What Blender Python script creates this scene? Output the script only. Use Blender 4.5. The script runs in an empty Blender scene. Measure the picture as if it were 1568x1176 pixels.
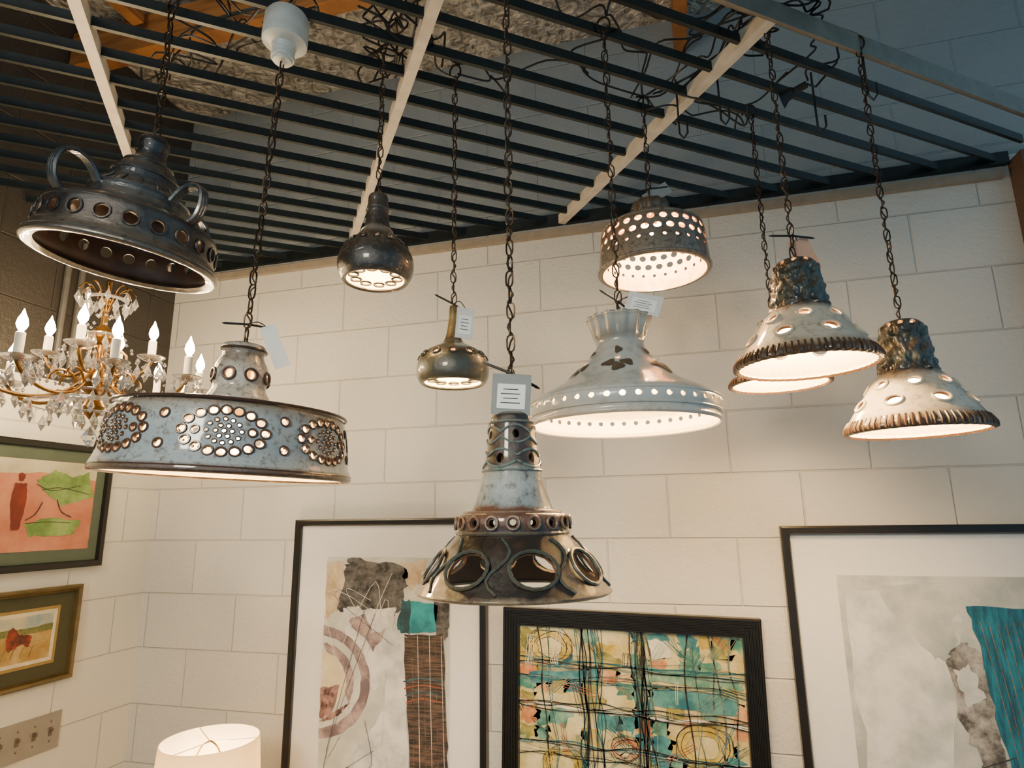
import bpy, math, random
from mathutils import Vector, Matrix, noise
random.seed(7)
H=1.55   # eye height
WY=2.1   # back wall
WX=-2.1  # left wall
GZ=H+1.08 # slatted grid height
CZ=H+1.85 # ceiling

# ---------------------------------------------------------------- helpers
def lin(h):
    h=h.lstrip('#'); o=[]
    for i in (0,2,4):
        v=int(h[i:i+2],16)/255
        o.append(v/12.92 if v<=.04045 else ((v+.055)/1.055)**2.4)
    return (o[0],o[1],o[2],1)

def newmat(name):
    m=bpy.data.materials.new(name); m.use_nodes=True
    nt=m.node_tree; b=nt.nodes['Principled BSDF']
    return m,nt,b

def simple(name,col,rough=.5,metal=0,var=.12,scale=30,bump=.0,coat=0):
    m,nt,b=newmat(name)
    tc=nt.nodes.new('ShaderNodeTexCoord'); n=nt.nodes.new('ShaderNodeTexNoise')
    n.inputs['Scale'].default_value=scale; n.inputs['Detail'].default_value=5
    nt.links.new(tc.outputs['Object'],n.inputs['Vector'])
    r=nt.nodes.new('ShaderNodeValToRGB'); c=lin(col)
    r.color_ramp.elements[0].position=.3; r.color_ramp.elements[1].position=.7
    r.color_ramp.elements[0].color=(c[0]*(1-var),c[1]*(1-var),c[2]*(1-var),1)
    r.color_ramp.elements[1].color=(min(1,c[0]*(1+var)),min(1,c[1]*(1+var)),min(1,c[2]*(1+var)),1)
    nt.links.new(n.outputs['Fac'],r.inputs['Fac']); nt.links.new(r.outputs['Color'],b.inputs['Base Color'])
    b.inputs['Roughness'].default_value=rough; b.inputs['Metallic'].default_value=metal
    b.inputs['Coat Weight'].default_value=coat
    if bump:
        bp=nt.nodes.new('ShaderNodeBump'); bp.inputs['Strength'].default_value=bump; bp.inputs['Distance'].default_value=.01
        nt.links.new(n.outputs['Fac'],bp.inputs['Height']); nt.links.new(bp.outputs['Normal'],b.inputs['Normal'])
    return m

def two(name,c1,c2,scale=12,rough=.7,lo=.4,hi=.6,stretch=(1,1,1),detail=8):
    m,nt,b=newmat(name)
    tc=nt.nodes.new('ShaderNodeTexCoord'); mp=nt.nodes.new('ShaderNodeMapping'); n=nt.nodes.new('ShaderNodeTexNoise')
    mp.inputs['Scale'].default_value=stretch
    n.inputs['Scale'].default_value=scale; n.inputs['Detail'].default_value=detail; n.inputs['Roughness'].default_value=.65
    nt.links.new(tc.outputs['Object'],mp.inputs['Vector']); nt.links.new(mp.outputs['Vector'],n.inputs['Vector'])
    r=nt.nodes.new('ShaderNodeValToRGB')
    r.color_ramp.elements[0].position=lo; r.color_ramp.elements[1].position=hi
    r.color_ramp.elements[0].color=lin(c1); r.color_ramp.elements[1].color=lin(c2)
    nt.links.new(n.outputs['Fac'],r.inputs['Fac']); nt.links.new(r.outputs['Color'],b.inputs['Base Color'])
    b.inputs['Roughness'].default_value=rough
    return m

def glaze(name,z0,z1,stops,speck='#4a3020',amt=.35,sscale=90,rough=.25,bump=.25,metal=0,wob=.04):
    m,nt,b=newmat(name); N=nt.nodes.new; L=nt.links.new
    tc=N('ShaderNodeTexCoord'); sp=N('ShaderNodeSeparateXYZ'); L(tc.outputs['Object'],sp.inputs[0])
    n=N('ShaderNodeTexNoise'); n.inputs['Scale'].default_value=28; n.inputs['Detail'].default_value=6
    L(tc.outputs['Object'],n.inputs['Vector'])
    mr=N('ShaderNodeMapRange'); mr.inputs['From Min'].default_value=z0; mr.inputs['From Max'].default_value=z1
    L(sp.outputs['Z'],mr.inputs['Value'])
    ms=N('ShaderNodeMath'); ms.operation='MULTIPLY_ADD'; ms.inputs[1].default_value=wob*2; ms.inputs[2].default_value=-wob
    L(n.outputs['Fac'],ms.inputs[0])
    ad=N('ShaderNodeMath'); ad.operation='ADD'; L(mr.outputs['Result'],ad.inputs[0]); L(ms.outputs[0],ad.inputs[1])
    r=N('ShaderNodeValToRGB'); cr=r.color_ramp
    cr.elements[0].position=stops[0][0]; cr.elements[0].color=lin(stops[0][1])
    cr.elements[1].position=stops[-1][0]; cr.elements[1].color=lin(stops[-1][1])
    for p,c in stops[1:-1]:
        e=cr.elements.new(p); e.color=lin(c)
    L(ad.outputs[0],r.inputs['Fac'])
    n2=N('ShaderNodeTexNoise'); n2.inputs['Scale'].default_value=sscale; n2.inputs['Detail'].default_value=8; n2.inputs['Roughness'].default_value=.7
    L(tc.outputs['Object'],n2.inputs['Vector'])
    r2=N('ShaderNodeValToRGB'); r2.color_ramp.elements[0].position=.50; r2.color_ramp.elements[1].position=.66
    r2.color_ramp.elements[0].color=(0,0,0,1); r2.color_ramp.elements[1].color=(amt,amt,amt,1)
    L(n2.outputs['Fac'],r2.inputs['Fac'])
    mx=N('ShaderNodeMix'); mx.data_type='RGBA'; L(r2.outputs['Color'],mx.inputs[0]); L(r.outputs['Color'],mx.inputs[6]); mx.inputs[7].default_value=lin(speck)
    L(mx.outputs[2],b.inputs['Base Color'])
    b.inputs['Roughness'].default_value=rough; b.inputs['Metallic'].default_value=metal
    b.inputs['Coat Weight'].default_value=.7; b.inputs['Coat Roughness'].default_value=.08
    bp=N('ShaderNodeBump'); bp.inputs['Strength'].default_value=bump; bp.inputs['Distance'].default_value=.004
    L(n2.outputs['Fac'],bp.inputs['Height']); L(bp.outputs['Normal'],b.inputs['Normal'])
    return m

def emis(name,col,s):
    m,nt,b=newmat(name)
    b.inputs['Base Color'].default_value=lin(col); b.inputs['Emission Color'].default_value=lin(col)
    b.inputs['Emission Strength'].default_value=s
    return m

class MB:
    def __init__(s): s.v=[];s.f=[];s.m=[]
    def add(s,v,f,m=0,M=None):
        o=len(s.v)
        s.v+= [tuple(M@Vector(p)) if M else tuple(p) for p in v]
        s.f+= [tuple(i+o for i in q) for q in f]; s.m+=[m]*len(f)
    def box(s,c,d,m=0,M=None):
        x,y,z=c;a,b,e=d[0]/2,d[1]/2,d[2]/2
        v=[(x+i*a,y+j*b,z+k*e) for i in(-1,1) for j in(-1,1) for k in(-1,1)]
        f=[(0,1,3,2),(4,6,7,5),(0,4,5,1),(2,3,7,6),(0,2,6,4),(1,5,7,3)]
        s.add(v,f,m,M)
    def bar(s,p,q,w,h,m=0):
        p=Vector(p);q=Vector(q);d=(q-p);L=d.length;d.normalize()
        up=Vector((0,0,1)) if abs(d.z)<.9 else Vector((1,0,0))
        y=up.cross(d).normalized(); z=d.cross(y)
        M=Matrix((( d.x,y.x,z.x,p.x),(d.y,y.y,z.y,p.y),(d.z,y.z,z.z,p.z),(0,0,0,1)))
        s.box((L/2,0,0),(L,w,h),m,M)
    def tube(s,pts,r,seg=6,closed=False,m=0,M=None):
        P=[Vector(p) for p in pts]; n=len(P); v=[];f=[]
        nrm=None
        for i in range(n):
            if closed: t=P[(i+1)%n]-P[i-1]
            else: t=P[min(i+1,n-1)]-P[max(i-1,0)]
            if t.length<1e-9: t=Vector((0,0,1))
            t.normalize()
            if nrm is None:
                a=Vector((0,0,1)) if abs(t.z)<.9 else Vector((1,0,0))
                nrm=t.cross(a).normalized()
            else:
                nrm=(nrm-t*nrm.dot(t))
                nrm=nrm.normalized() if nrm.length>1e-6 else t.orthogonal().normalized()
            b=t.cross(nrm)
            rr=r[i] if isinstance(r,(list,tuple)) else r
            for k in range(seg):
                a=2*math.pi*k/seg
                v.append(P[i]+nrm*math.cos(a)*rr+b*math.sin(a)*rr)
        for i in range(n if closed else n-1):
            j=(i+1)%n
            for k in range(seg):
                l=(k+1)%seg
                f.append((i*seg+k,i*seg+l,j*seg+l,j*seg+k))
        if not closed:
            f.append(tuple(range(seg))[::-1]); f.append(tuple((n-1)*seg+k for k in range(seg)))
        s.add(v,f,m,M)
    def lathe(s,prof,seg=32,m=0,M=None,closed=False,midx=None,rmod=None):
        n=len(prof); v=[];o=len(s.v)
        for i in range(seg):
            a=2*math.pi*i/seg
            for r,z in prof:
                rr=r*(rmod(a,z) if rmod else 1)
                v.append((rr*math.cos(a),rr*math.sin(a),z))
        f=[];mm=[]
        for i in range(seg):
            k=(i+1)%seg
            for j in range(n if closed else n-1):
                l=(j+1)%n
                f.append((i*n+j,i*n+l,k*n+l,k*n+j)); mm.append(midx[j] if midx else m)
        s.v+= [tuple(M@Vector(p)) if M else p for p in v]
        s.f+= [tuple(i+o for i in q) for q in f]; s.m+=mm
    def build(s,name,mats,parent=None,smooth=True,ang=35,recalc=True):
        me=bpy.data.meshes.new(name); me.from_pydata(s.v,[],s.f)
        for x in mats: me.materials.append(x)
        me.polygons.foreach_set('material_index',s.m)
        if recalc:
            import bmesh
            bm=bmesh.new(); bm.from_mesh(me); bmesh.ops.recalc_face_normals(bm,faces=bm.faces); bm.to_mesh(me); bm.free()
        if smooth:
            me.shade_smooth()
            me.set_sharp_from_angle(angle=math.radians(ang))
        me.update()
        ob=bpy.data.objects.new(name,me); bpy.context.scene.collection.objects.link(ob)
        if parent: ob.parent=parent
        return ob

def empty(name,loc,rot=(0,0,0)):
    e=bpy.data.objects.new(name,None); e.location=loc; e.rotation_euler=rot; e.empty_display_size=.05
    bpy.context.scene.collection.objects.link(e); return e

def spline(pts,n=4):
    out=[]
    P=[pts[0]]+list(pts)+[pts[-1]]
    for i in range(1,len(P)-2):
        for k in range(n):
            t=k/n; o=[]
            for d in range(len(pts[0])):
                a,b,c,e=P[i-1][d],P[i][d],P[i+1][d],P[i+2][d]
                o.append(.5*(2*b+(c-a)*t+(2*a-5*b+4*c-e)*t*t+(-a+3*b-3*c+e)*t**3))
            out.append(tuple(o))
    out.append(tuple(pts[-1])); return out

def prof_at(prof,z):
    for i in range(len(prof)-1):
        (r0,z0),(r1,z1)=prof[i],prof[i+1]
        if min(z0,z1)<=z<=max(z0,z1) and abs(z1-z0)>1e-6:
            t=(z-z0)/(z1-z0); dr,dz=r1-r0,z1-z0; l=math.hypot(dr,dz)
            return r0+(r1-r0)*t,(-dz/l,dr/l)
    return prof[-1][0],(1,0)

def hole_frame(prof,th,z):
    r,(nr,nz)=prof_at(prof,z)
    c,s=math.cos(th),math.sin(th)
    n=Vector((nr*c,nr*s,nz)).normalized(); h=Vector((-s,c,0)); u=n.cross(h)
    p=Vector((r*c,r*s,z))
    return Matrix(((h.x,u.x,n.x,p.x),(h.y,u.y,n.y,p.y),(h.z,u.z,n.z,p.z),(0,0,0,1)))

def shade(name,ctrl,th,mats,parent,holes=(),seg=96,rmod=None,sub=4,ang=40):
    outer=spline(ctrl,sub); n=len(outer); inner=[]
    for i in range(n):
        a=outer[max(i-1,0)];b=outer[min(i+1,n-1)]
        dr,dz=b[0]-a[0],b[1]-a[1]; l=math.hypot(dr,dz) or 1
        inner.append((max(.0025,outer[i][0]+dz/l*th),outer[i][1]-dr/l*th))
    prof=outer+inner[::-1]
    midx=[0]*(n-1)+[0]+[1]*(n-1)+[0]
    mb=MB(); mb.lathe(prof,seg,closed=True,midx=midx,rmod=rmod)
    ob=mb.build(name,mats,parent,ang=ang)
    if holes:
        cb=MB(); K=14
        for (t,z,a,b) in holes:
            M=hole_frame(outer,t,z); Lh=th*2.2+.006
            v=[(a*math.cos(2*math.pi*k/K),b*math.sin(2*math.pi*k/K),s*Lh) for s in(-1,1) for k in range(K)]
            f=[tuple(range(K))[::-1],tuple(range(K,2*K))]+[(k,(k+1)%K,K+(k+1)%K,K+k) for k in range(K)]
            cb.add(v,f,2,M)
        cut=cb.build('cutter',mats,parent,smooth=False)
        md=ob.modifiers.new('b','BOOLEAN'); md.object=cut; md.operation='DIFFERENCE'; md.solver='EXACT'
        n0=len(ob.data.polygons)
        dg=bpy.context.evaluated_depsgraph_get()
        me=bpy.data.meshes.new_from_object(ob.evaluated_get(dg))
        if len(me.polygons)<n0+len(holes)*5:
            md.use_self=True; md.use_hole_tolerant=True
            dg=bpy.context.evaluated_depsgraph_get()
            me=bpy.data.meshes.new_from_object(ob.evaluated_get(dg))
        ob.modifiers.clear()
        if len(me.polygons)>100: ob.data=me
        me.name=name
        try:
            me.shade_smooth(); me.set_sharp_from_angle(angle=math.radians(ang))
        except Exception: pass
        bpy.data.objects.remove(cut)
    return ob,outer

def ringbead(mb,outer,t,z,a,b,tube,m=0,K=18):
    M=hole_frame(outer,t,z)
    mb.tube([(a*math.cos(2*math.pi*k/K),b*math.sin(2*math.pi*k/K),.001) for k in range(K)],tube,6,True,m,M)

# ---------------------------------------------------------------- materials
M_int=simple('cream_interior_glaze','#f6e8c6',.45,0,.05,40,.05)
M_intw=simple('ribbed_interior_glaze','#e6c29c',.5,0,.2,60,.2)
M_dint=simple('dark_interior','#3c3029',.5,0,.25,30,.2)
M_edge=simple('fired_edge','#5a4033',.5,0,.3,80)
M_chain=simple('aged_bronze','#3d2f22',.4,.8,.35,60)
M_cord=simple('brown_cord','#2e221a',.6,0,.2,60)
M_black=simple('black_rubber','#121212',.5)
M_socket=simple('brass_socket','#8a6a38',.35,.9,.2)
M_bulb=emis('lit_bulb','#ffd392',470)
M_bulb_s=emis('lit_small_bulb','#ffd392',480)
M_bulb_off=simple('unlit_bulb','#d8d4c8',.2)
M_tag=simple('paper_tag','#cfd2d2',.8,0,.05)
M_taglab=simple('tag_label','#e9eeee',.8,0,.03)
M_ink=simple('ink','#33383a',.8)
M_taupe=simple('grey_tag','#868c8b',.8,0,.05)
M_pink=simple('kraft_tag','#dba88c',.8,0,.05)

# ---------------------------------------------------------------- room shell
def wall_mat(name,base,mort,upper=None,zcut=None,axis='X'):
    m,nt,b=newmat(name); N=nt.nodes.new; L=nt.links.new
    tc=N('ShaderNodeTexCoord'); sp=N('ShaderNodeSeparateXYZ'); L(tc.outputs['Object'],sp.inputs[0])
    ax=N('ShaderNodeMath'); ax.operation='ADD'; ax.inputs[1].default_value=5.02; L(sp.outputs[axis],ax.inputs[0])
    az=N('ShaderNodeMath'); az.operation='ADD'; az.inputs[1].default_value=CZ/2-1.678+.203*12; L(sp.outputs['Z'],az.inputs[0])
    cb=N('ShaderNodeCombineXYZ'); L(ax.outputs[0],cb.inputs[0]); L(az.outputs[0],cb.inputs[1])
    br=N('ShaderNodeTexBrick'); L(cb.outputs[0],br.inputs['Vector'])
    br.inputs['Scale'].default_value=1; br.inputs['Brick Width'].default_value=.406; br.inputs['Row Height'].default_value=.203
    br.inputs['Mortar Size'].default_value=.004; br.inputs['Mortar Smooth'].default_value=.7; br.inputs['Bias'].default_value=0
    c=lin(base); br.inputs['Color1'].default_value=c; br.inputs['Color2'].default_value=(c[0]*.96,c[1]*.96,c[2]*.96,1)
    br.inputs['Mortar'].default_value=lin(mort)
    n=N('ShaderNodeTexNoise'); n.inputs['Scale'].default_value=60; n.inputs['Detail'].default_value=8; n.inputs['Roughness'].default_value=.65; L(tc.outputs['Object'],n.inputs['Vector'])
    h=N('ShaderNodeMath'); h.operation='MULTIPLY_ADD'; h.inputs[1].default_value=-1.0; L(br.outputs['Fac'],h.inputs[0])
    h2=N('ShaderNodeMath'); h2.operation='MULTIPLY'; h2.inputs[1].default_value=1.0; L(n.outputs['Fac'],h2.inputs[0]); L(h2.outputs[0],h.inputs[2])
    bp=N('ShaderNodeBump'); bp.inputs['Strength'].default_value=.65; bp.inputs['Distance'].default_value=.006
    L(h.outputs[0],bp.inputs['Height']); L(bp.outputs['Normal'],b.inputs['Normal'])
    out=br.outputs['Color']
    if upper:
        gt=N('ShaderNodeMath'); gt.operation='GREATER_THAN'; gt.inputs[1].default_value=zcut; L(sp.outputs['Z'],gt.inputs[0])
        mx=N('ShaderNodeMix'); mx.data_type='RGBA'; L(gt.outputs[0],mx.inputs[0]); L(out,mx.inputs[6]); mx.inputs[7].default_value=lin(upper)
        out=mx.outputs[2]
    L(out,b.inputs['Base Color']); b.inputs['Roughness'].default_value=.42
    return m
def boxobj(name,c,d,mat,origin=False):
    mb=MB(); mb.box((0,0,0),d); o=mb.build(name,[mat],smooth=False); o.location=c; return o
M_wall=wall_mat('painted_block','#d3d1c9','#c4c1b8','#8f979a',GZ-CZ/2+.02,'X')  # grey-teal above the grid: shade and cool daylight put into the colour
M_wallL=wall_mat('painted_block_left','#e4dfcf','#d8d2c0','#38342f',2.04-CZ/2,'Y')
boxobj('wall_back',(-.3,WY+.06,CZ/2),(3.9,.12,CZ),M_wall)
boxobj('wall_left',(WX-.06,.5,CZ/2),(.12,3.2,CZ),M_wallL)
boxobj('floor',(-.3,.45,-.05),(3.9,3.4,.1),two('concrete_floor','#6f675d','#8a8276',4))
def foil():
    m,nt,b=newmat('foil_insulation'); N=nt.nodes.new; L=nt.links.new
    tc=N('ShaderNodeTexCoord')
    n=N('ShaderNodeTexNoise'); n.inputs['Scale'].default_value=26; n.inputs['Detail'].default_value=9; n.inputs['Distortion'].default_value=1.2
    L(tc.outputs['Object'],n.inputs['Vector'])
    r=N('ShaderNodeValToRGB'); r.color_ramp.elements[0].color=lin('#8a8478'); r.color_ramp.elements[1].color=lin('#e2ddd2')
    r.color_ramp.elements[0].position=.35; r.color_ramp.elements[1].position=.6
    L(n.outputs['Fac'],r.inputs['Fac']); L(r.outputs['Color'],b.inputs['Base Color'])
    b.inputs['Metallic'].default_value=.5; b.inputs['Roughness'].default_value=.35
    bp=N('ShaderNodeBump'); bp.inputs['Strength'].default_value=1; bp.inputs['Distance'].default_value=.03
    L(n.outputs['Fac'],bp.inputs['Height']); L(bp.outputs['Normal'],b.inputs['Normal'])
    return m
boxobj('ceiling',(-.3,.45,CZ+.05),(3.9,3.4,.1),foil())
M_wood=two('orange_timber','#6e4220','#b4783c',3,.6,.35,.65,(1,1,14))
for nm,p,q,w,h in (('ceiling_joist',(WX+.01,1.52,CZ-.12),(-.35,1.52,CZ-.12),.06,.14),
                 ('ceiling_joist',(.11,1.2,CZ-.08),(.11,2.09,CZ-.08),.045,.16),
                 ('ceiling_joist',(-1.35,.2,CZ-.06),(-1.35,1.46,CZ-.06),.045,.12),
                 ('ceiling_joist',(-1.75,.2,CZ-.06),(-1.75,1.46,CZ-.06),.045,.12)):
    mb=MB(); mb.bar(p,q,w,h); mb.build(nm,[M_wood],smooth=False)
M_post=simple('post_wood','#5f4a3c',.6)
boxobj('trim_1',(1.115,WY-.04,GZ/2),(.1,.078,GZ-.02),M_post)
M_trim=simple('cream_ledger','#94897a',.5)
boxobj('trim_2',(-.52,WY-.012,GZ-.05),(3.12,.022,.026),M_trim)
mb=MB(); M_pipe=simple('grey_conduit','#6f6d68',.4,.4)
for y in(1.60,1.655): mb.tube([(WX+.012,y,2.05),(WX+.012,y,GZ-.06)],.011,10)
mb.build('conduit_pipes',[M_pipe])  # two lengths of grey conduit pipe on the left wall

# ---------------------------------------------------------------- slatted metal grid
rv=Vector((-.608,.794)); sv=Vector((.794,.608))
grid=empty('metal_ceiling_grid',(0,0,GZ))
M_bar=simple('dark_green_steel','#22292a',.35,.4,.2); M_rail=simple('cream_steel_rail','#d0c7b8',.45,.1,.12); M_er=simple('grey_steel_edge','#77736a',.4,.3,.15)
def P2(r,s): q=rv*r+sv*s; return (q.x,q.y)
mb=MB(); r=.84+.092
while r<2.9:
    s1=min((WY-.02-.794*r)/.608,(1.05+.608*r)/.794); s0=(-2.08+.608*r)/.794
    if s1>s0+.05:
        a=P2(r,s0);b=P2(r,s1); mb.bar((*a,0),(*b,0),.010,.024)
    r+=.097
mb.build('bars',[M_bar],grid,smooth=False)
mb=MB()
for s in(-1.82,-1.12,-.42,.28,.98):
    r0=.84;r1=min((WY-.02-.608*s)/.794,(2.08+.794*s)/.608)
    if r1>r0: mb.bar((*P2(r0,s),-.004),(*P2(r1,s),-.004),.026,.034)
mb.build('cross_rails',[M_rail],grid,smooth=False)
mb=MB(); s1=(1.05+.608*.84)/.794
mb.bar((*P2(.84,-1.9),.0),(*P2(.84,s1),.0),.008,.05); mb.bar((*P2(.86,-1.9),.022),(*P2(.86,s1),.022),.045,.006)
mb.build('edge_angle',[M_er],grid,smooth=False)
mb=MB(); mb.bar((-2.08,WY-.015,0),(1.06,WY-.015,0),.02,.04); mb.build('wall_angle',[M_bar],grid,smooth=False)

# ---------------------------------------------------------------- pendant parts
def chain(parent,ztop,zbot,L=.030,w=.0058,wire=.0015,dx=0):
    mb=MB(); pitch=L-2.6*wire; n=max(2,int(round((ztop-zbot)/pitch))); pitch=(ztop-zbot)/n
    for i in range(n):
        zc=ztop-pitch*(i+.5); a=(i%2)*math.pi/2+.35*math.sin(i*.7)
        pts=[]
        for k in range(14):
            t=2*math.pi*k/14; x=w*math.cos(t); z=(L/2-wire)*math.sin(t)
            x=math.copysign(min(abs(x)*1.25,w),x)
            pts.append((x*math.cos(a)+.001*math.sin(i*2.1),x*math.sin(a),zc+z))
        mb.tube(pts,wire,5,True)
    mb.build('chain',[M_chain],parent)
    c=MB(); pts=[]; m=n*2
    for i in range(m+1):
        z=ztop-(ztop-zbot)*i/m; s=.0048*(1 if i%2 else -1)
        pts.append((s*math.cos(i*.8),s*math.sin(i*.8)+.001,z))
    c.tube(spline(pts,3),.0016,5); c.build('cord',[M_cord],parent)
    h=MB(); pts=[(.014*math.cos(t),0,ztop+.012+.02*math.sin(t)) for t in [math.pi*(-.5+1.75*k/14) for k in range(15)]]
    h.tube(pts,.0024,6); h.build('hook',[M_chain],parent)

def bulb(parent,ztop,zb,lit=True,r=.026):
    mb=MB(); mb.lathe([(.002,ztop-.012),(.017,ztop-.016),(.017,zb+r*1.9),(.012,zb+r*1.3)],20)
    mb.build('socket',[M_socket],parent)
    g=MB(); pr=[(.0002,zb-r)]+[(r*math.sin(t),zb-r*math.cos(t)) for t in [math.pi*k/12 for k in range(1,9)]]+[(.013,zb+r*1.25),(.012,zb+r*1.6)]
    g.lathe(pr,24); g.build('bulb',[(M_bulb if r>.02 else M_bulb_s) if lit else M_bulb_off],parent)

def tag(parent,x,y,off,size,z,mat,tilt=0,yaw=0,zattach=None,label=True):
    al=math.atan2(-x,y)+yaw
    R=Matrix.Rotation(al,4,'Z')@Matrix.Translation((off[0],off[1],z))@Matrix.Rotation(tilt,4,'Y')
    mb=MB(); w,h=size
    mb.box((0,0,0),(w,.0008,h),0,R)
    if label:
        mb.box((0,-.0008,-.05*h),(w*.72,.0006,h*.6),1,R)
        for k in range(4): mb.box((-.02*w,-.0014,h*(.12-.11*k)),(w*(.5 if k%2 else .38),.0004,h*.02),2,R)
    mb.build('price_tag',[mat,M_taglab,M_ink],parent,smooth=False)
    st=MB(); top=(R@Vector((0,0,h*.46)))
    za=zattach if zattach is not None else z+h*.8
    st.tube(spline([(0,0,za),((top.x)*.5,top.y*.5,za+.004),tuple(top)],5),.0011,5)
    for sg in(-1,1):
        d=R.to_3x3()@Vector((sg,0,.35 if sg<0 else -.5)); st.tube(spline([(0,0,za),tuple(Vector((0,0,za))+d*.02),tuple(Vector((0,0,za))+d*.045)],4),[.0024]*8+[.0008],5)
    st.build('twist_tie',[M_black],parent)

def lamp(x,y,rot=(0,0,0),z=H): return empty('ceramic_pendant_lamp',(x,y,z),rot)
def front(x,y): return math.atan2(-y,-x)

# ---- 1. front centre : tall flared shade, big oval openings
x,y=-.2385,.885; e=lamp(x,y); f0=front(x,y)
g=glaze('patina_glaze',-.105,.148,[(0,'#7f705a'),(.03,'#1b1511'),(.2,'#1b1511'),(.33,'#241c16'),(.38,'#5e4233'),(.46,'#5a3c2e'),(.49,'#828e8f'),(.60,'#9aa3a2'),(.68,'#80847e'),(.72,'#33281f'),(.86,'#42352b'),(.95,'#2c231b'),(1,'#261e18')],'#3c2b20',.8,75,.12,.5)
ctrl=[(.006,.152),(.020,.153),(.029,.149),(.032,.142),(.035,.12),(.0385,.09),(.0425,.07),(.048,.045),(.056,.02),(.062,.008),(.070,.006),(.079,.003),(.082,-.008),(.080,-.019),(.083,-.026),(.097,-.042),(.113,-.065),(.127,-.085),(.137,-.098),(.139,-.102),(.135,-.105)]
hs=[];bd=[]
for k in range(8):
    t=f0+math.radians(13+45*k); hs.append((t,-.066,.030,.024)); bd.append((t,-.066,.032,.027,.0026))
for row,zz,a in((0,.118,.0075),(1,.083,.0085)):
    for k in range(5):
        t=f0+math.radians(72*k+36*row+10); hs.append((t,zz,a*.7,a*.85))
for k in range(18):
    t=f0+math.radians(20*k); hs.append((t,-.008,.0052,.0052)); bd.append((t,-.008,.0085,.0085,.002))
ob,out=shade('shade',ctrl,.0045,[g,M_dint,M_edge],e,hs,96)
mb=MB()
for q in bd: ringbead(mb,out,*q)
for k in range(8):
    t=f0+math.radians(13+45*k+22.5); pts=[]
    for j in range(9):
        zz=-.028-.066*j/8; rr,_=prof_at(out,zz); tt=t+math.radians(7)*math.sin(j/8*math.pi*2)
        pts.append(((rr+.001)*math.cos(tt),(rr+.001)*math.sin(tt),zz))
    mb.tube(pts,.0023,6)
def around(mb,out,fz,w,n=90,off=.0006,m=0):
    pts=[]
    for k in range(n):
        a=2*math.pi*k/n; z_=fz(a); rr,_=prof_at(out,z_); pts.append(((rr+off)*math.cos(a),(rr+off)*math.sin(a),z_))
    mb.tube(pts,w,6,True,m)
around(mb,out,lambda a:.137,.002); around(mb,out,lambda a:.066,.002); around(mb,out,lambda a:.006,.0026); around(mb,out,lambda a:-.022,.0026)
for zz,ph in((.118,0),(.083,math.radians(36))):
    for sg in(1,-1): around(mb,out,lambda a:zz+sg*(.0035+.0095*abs(math.cos(2.5*(a-f0-math.radians(10)-ph)))),.0018,120)
mb.build('raised_decoration',[glaze('pale_bead_glaze',-.105,.148,[(0,'#4f4c40'),(.3,'#3c4641'),(.4,'#7a5c49'),(.7,'#6b7c7a'),(1,'#686c64')],'#33291f',.8,110,.2,.3)],e)
chain(e,1.07,.17); bulb(e,.145,.03,False,.022)
tag(e,x,y,(0.0,-.02),(.058,.062),.178,M_taupe,.06,0,.215)

# ---- 2. big blue-grey drum (hangs very slightly out of plumb)
tilt=math.radians(3.2); top=Vector((-.752,.972,H+1.08)); Rt=Matrix.Rotation(tilt,3,'Y')
loc=top-Rt@Vector((0,0,1.08)); e=lamp(loc.x,loc.y,(0,tilt,0),loc.z); x,y=loc.x,loc.y; f0=front(x,y)
g=glaze('blue_grey_glaze',.07,.335,[(0,'#c9bda9'),(.03,'#35261e'),(.06,'#44342a'),(.085,'#86949a'),(.2,'#7b8a93'),(.36,'#87959b'),(.44,'#77736a'),(.47,'#43352c'),(.52,'#a09c94'),(.75,'#aeaaa1'),(.9,'#6c645b'),(.96,'#8e8b83'),(1,'#7f7c74')],'#46362c',.85,80,.15,.6,wob=.012)
ctrl=[(.008,.328),(.028,.33),(.038,.327),(.040,.318),(.037,.31),(.040,.30),(.047,.285),(.050,.265),(.047,.245),(.053,.232),(.059,.222),(.062,.214),(.11,.207),(.17,.203),(.192,.199),(.199,.188),(.201,.18),(.206,.15),(.211,.115),(.215,.1),(.220,.088),(.221,.08),(.217,.076)]
hs=[]
def ell_pts(n,a,b):
    M_=720; P=[(a*math.cos(2*math.pi*i/M_),b*math.sin(2*math.pi*i/M_)) for i in range(M_+1)]
    c=[0]
    for i in range(M_): c.append(c[-1]+math.hypot(P[i+1][0]-P[i][0],P[i+1][1]-P[i][1]))
    o=[];j=0
    for k in range(n):
        while c[j]<c[-1]*k/n: j+=1
        o.append(P[j])
    return o
for k in range(7):
    c=f0+math.radians(-4+360/7*k); R_=.2075
    def H_(dx,dz,a,b=None): hs.append((c+dx/R_,.143+dz,a,b or a))
    H_(0,0,.0034)
    for j in range(6): q=j*math.pi/3; H_(.012*math.cos(q),.0095*math.sin(q),.0030)
    for px,pz in ell_pts(12,.026,.019): H_(px,pz,.0030)
    for px,pz in ell_pts(16,.062,.0335): H_(px,pz,.0066,.0062)
    H_(.042,0,.0052);H_(-.042,0,.0052)
    H_(.093,.024,.0062);H_(.093,-.024,.0062)
hs2=[(f0+math.radians(20+45*k),.265,.0080,.0080) for k in range(8)]
ob,out=shade('shade',ctrl,.005,[g,M_int,simple('toasted_edge','#5c4434',.4)],e,hs+hs2,128)
mb=MB()
for k in range(8): ringbead(mb,out,f0+math.radians(20+45*k),.265,.011,.011,.0026)
for (r_,z_) in((.2015,.196),(.2185,.086),(.061,.216),(.0405,.318)):
    mb.tube([(r_*math.cos(a),r_*math.sin(a),z_) for a in [2*math.pi*k/96 for k in range(96)]],.0026,6,True)
mb.build('glazed_rims',[simple('dark_brown_glaze','#3a2b24',.25,0,.3)],e)
mb=MB()
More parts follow.
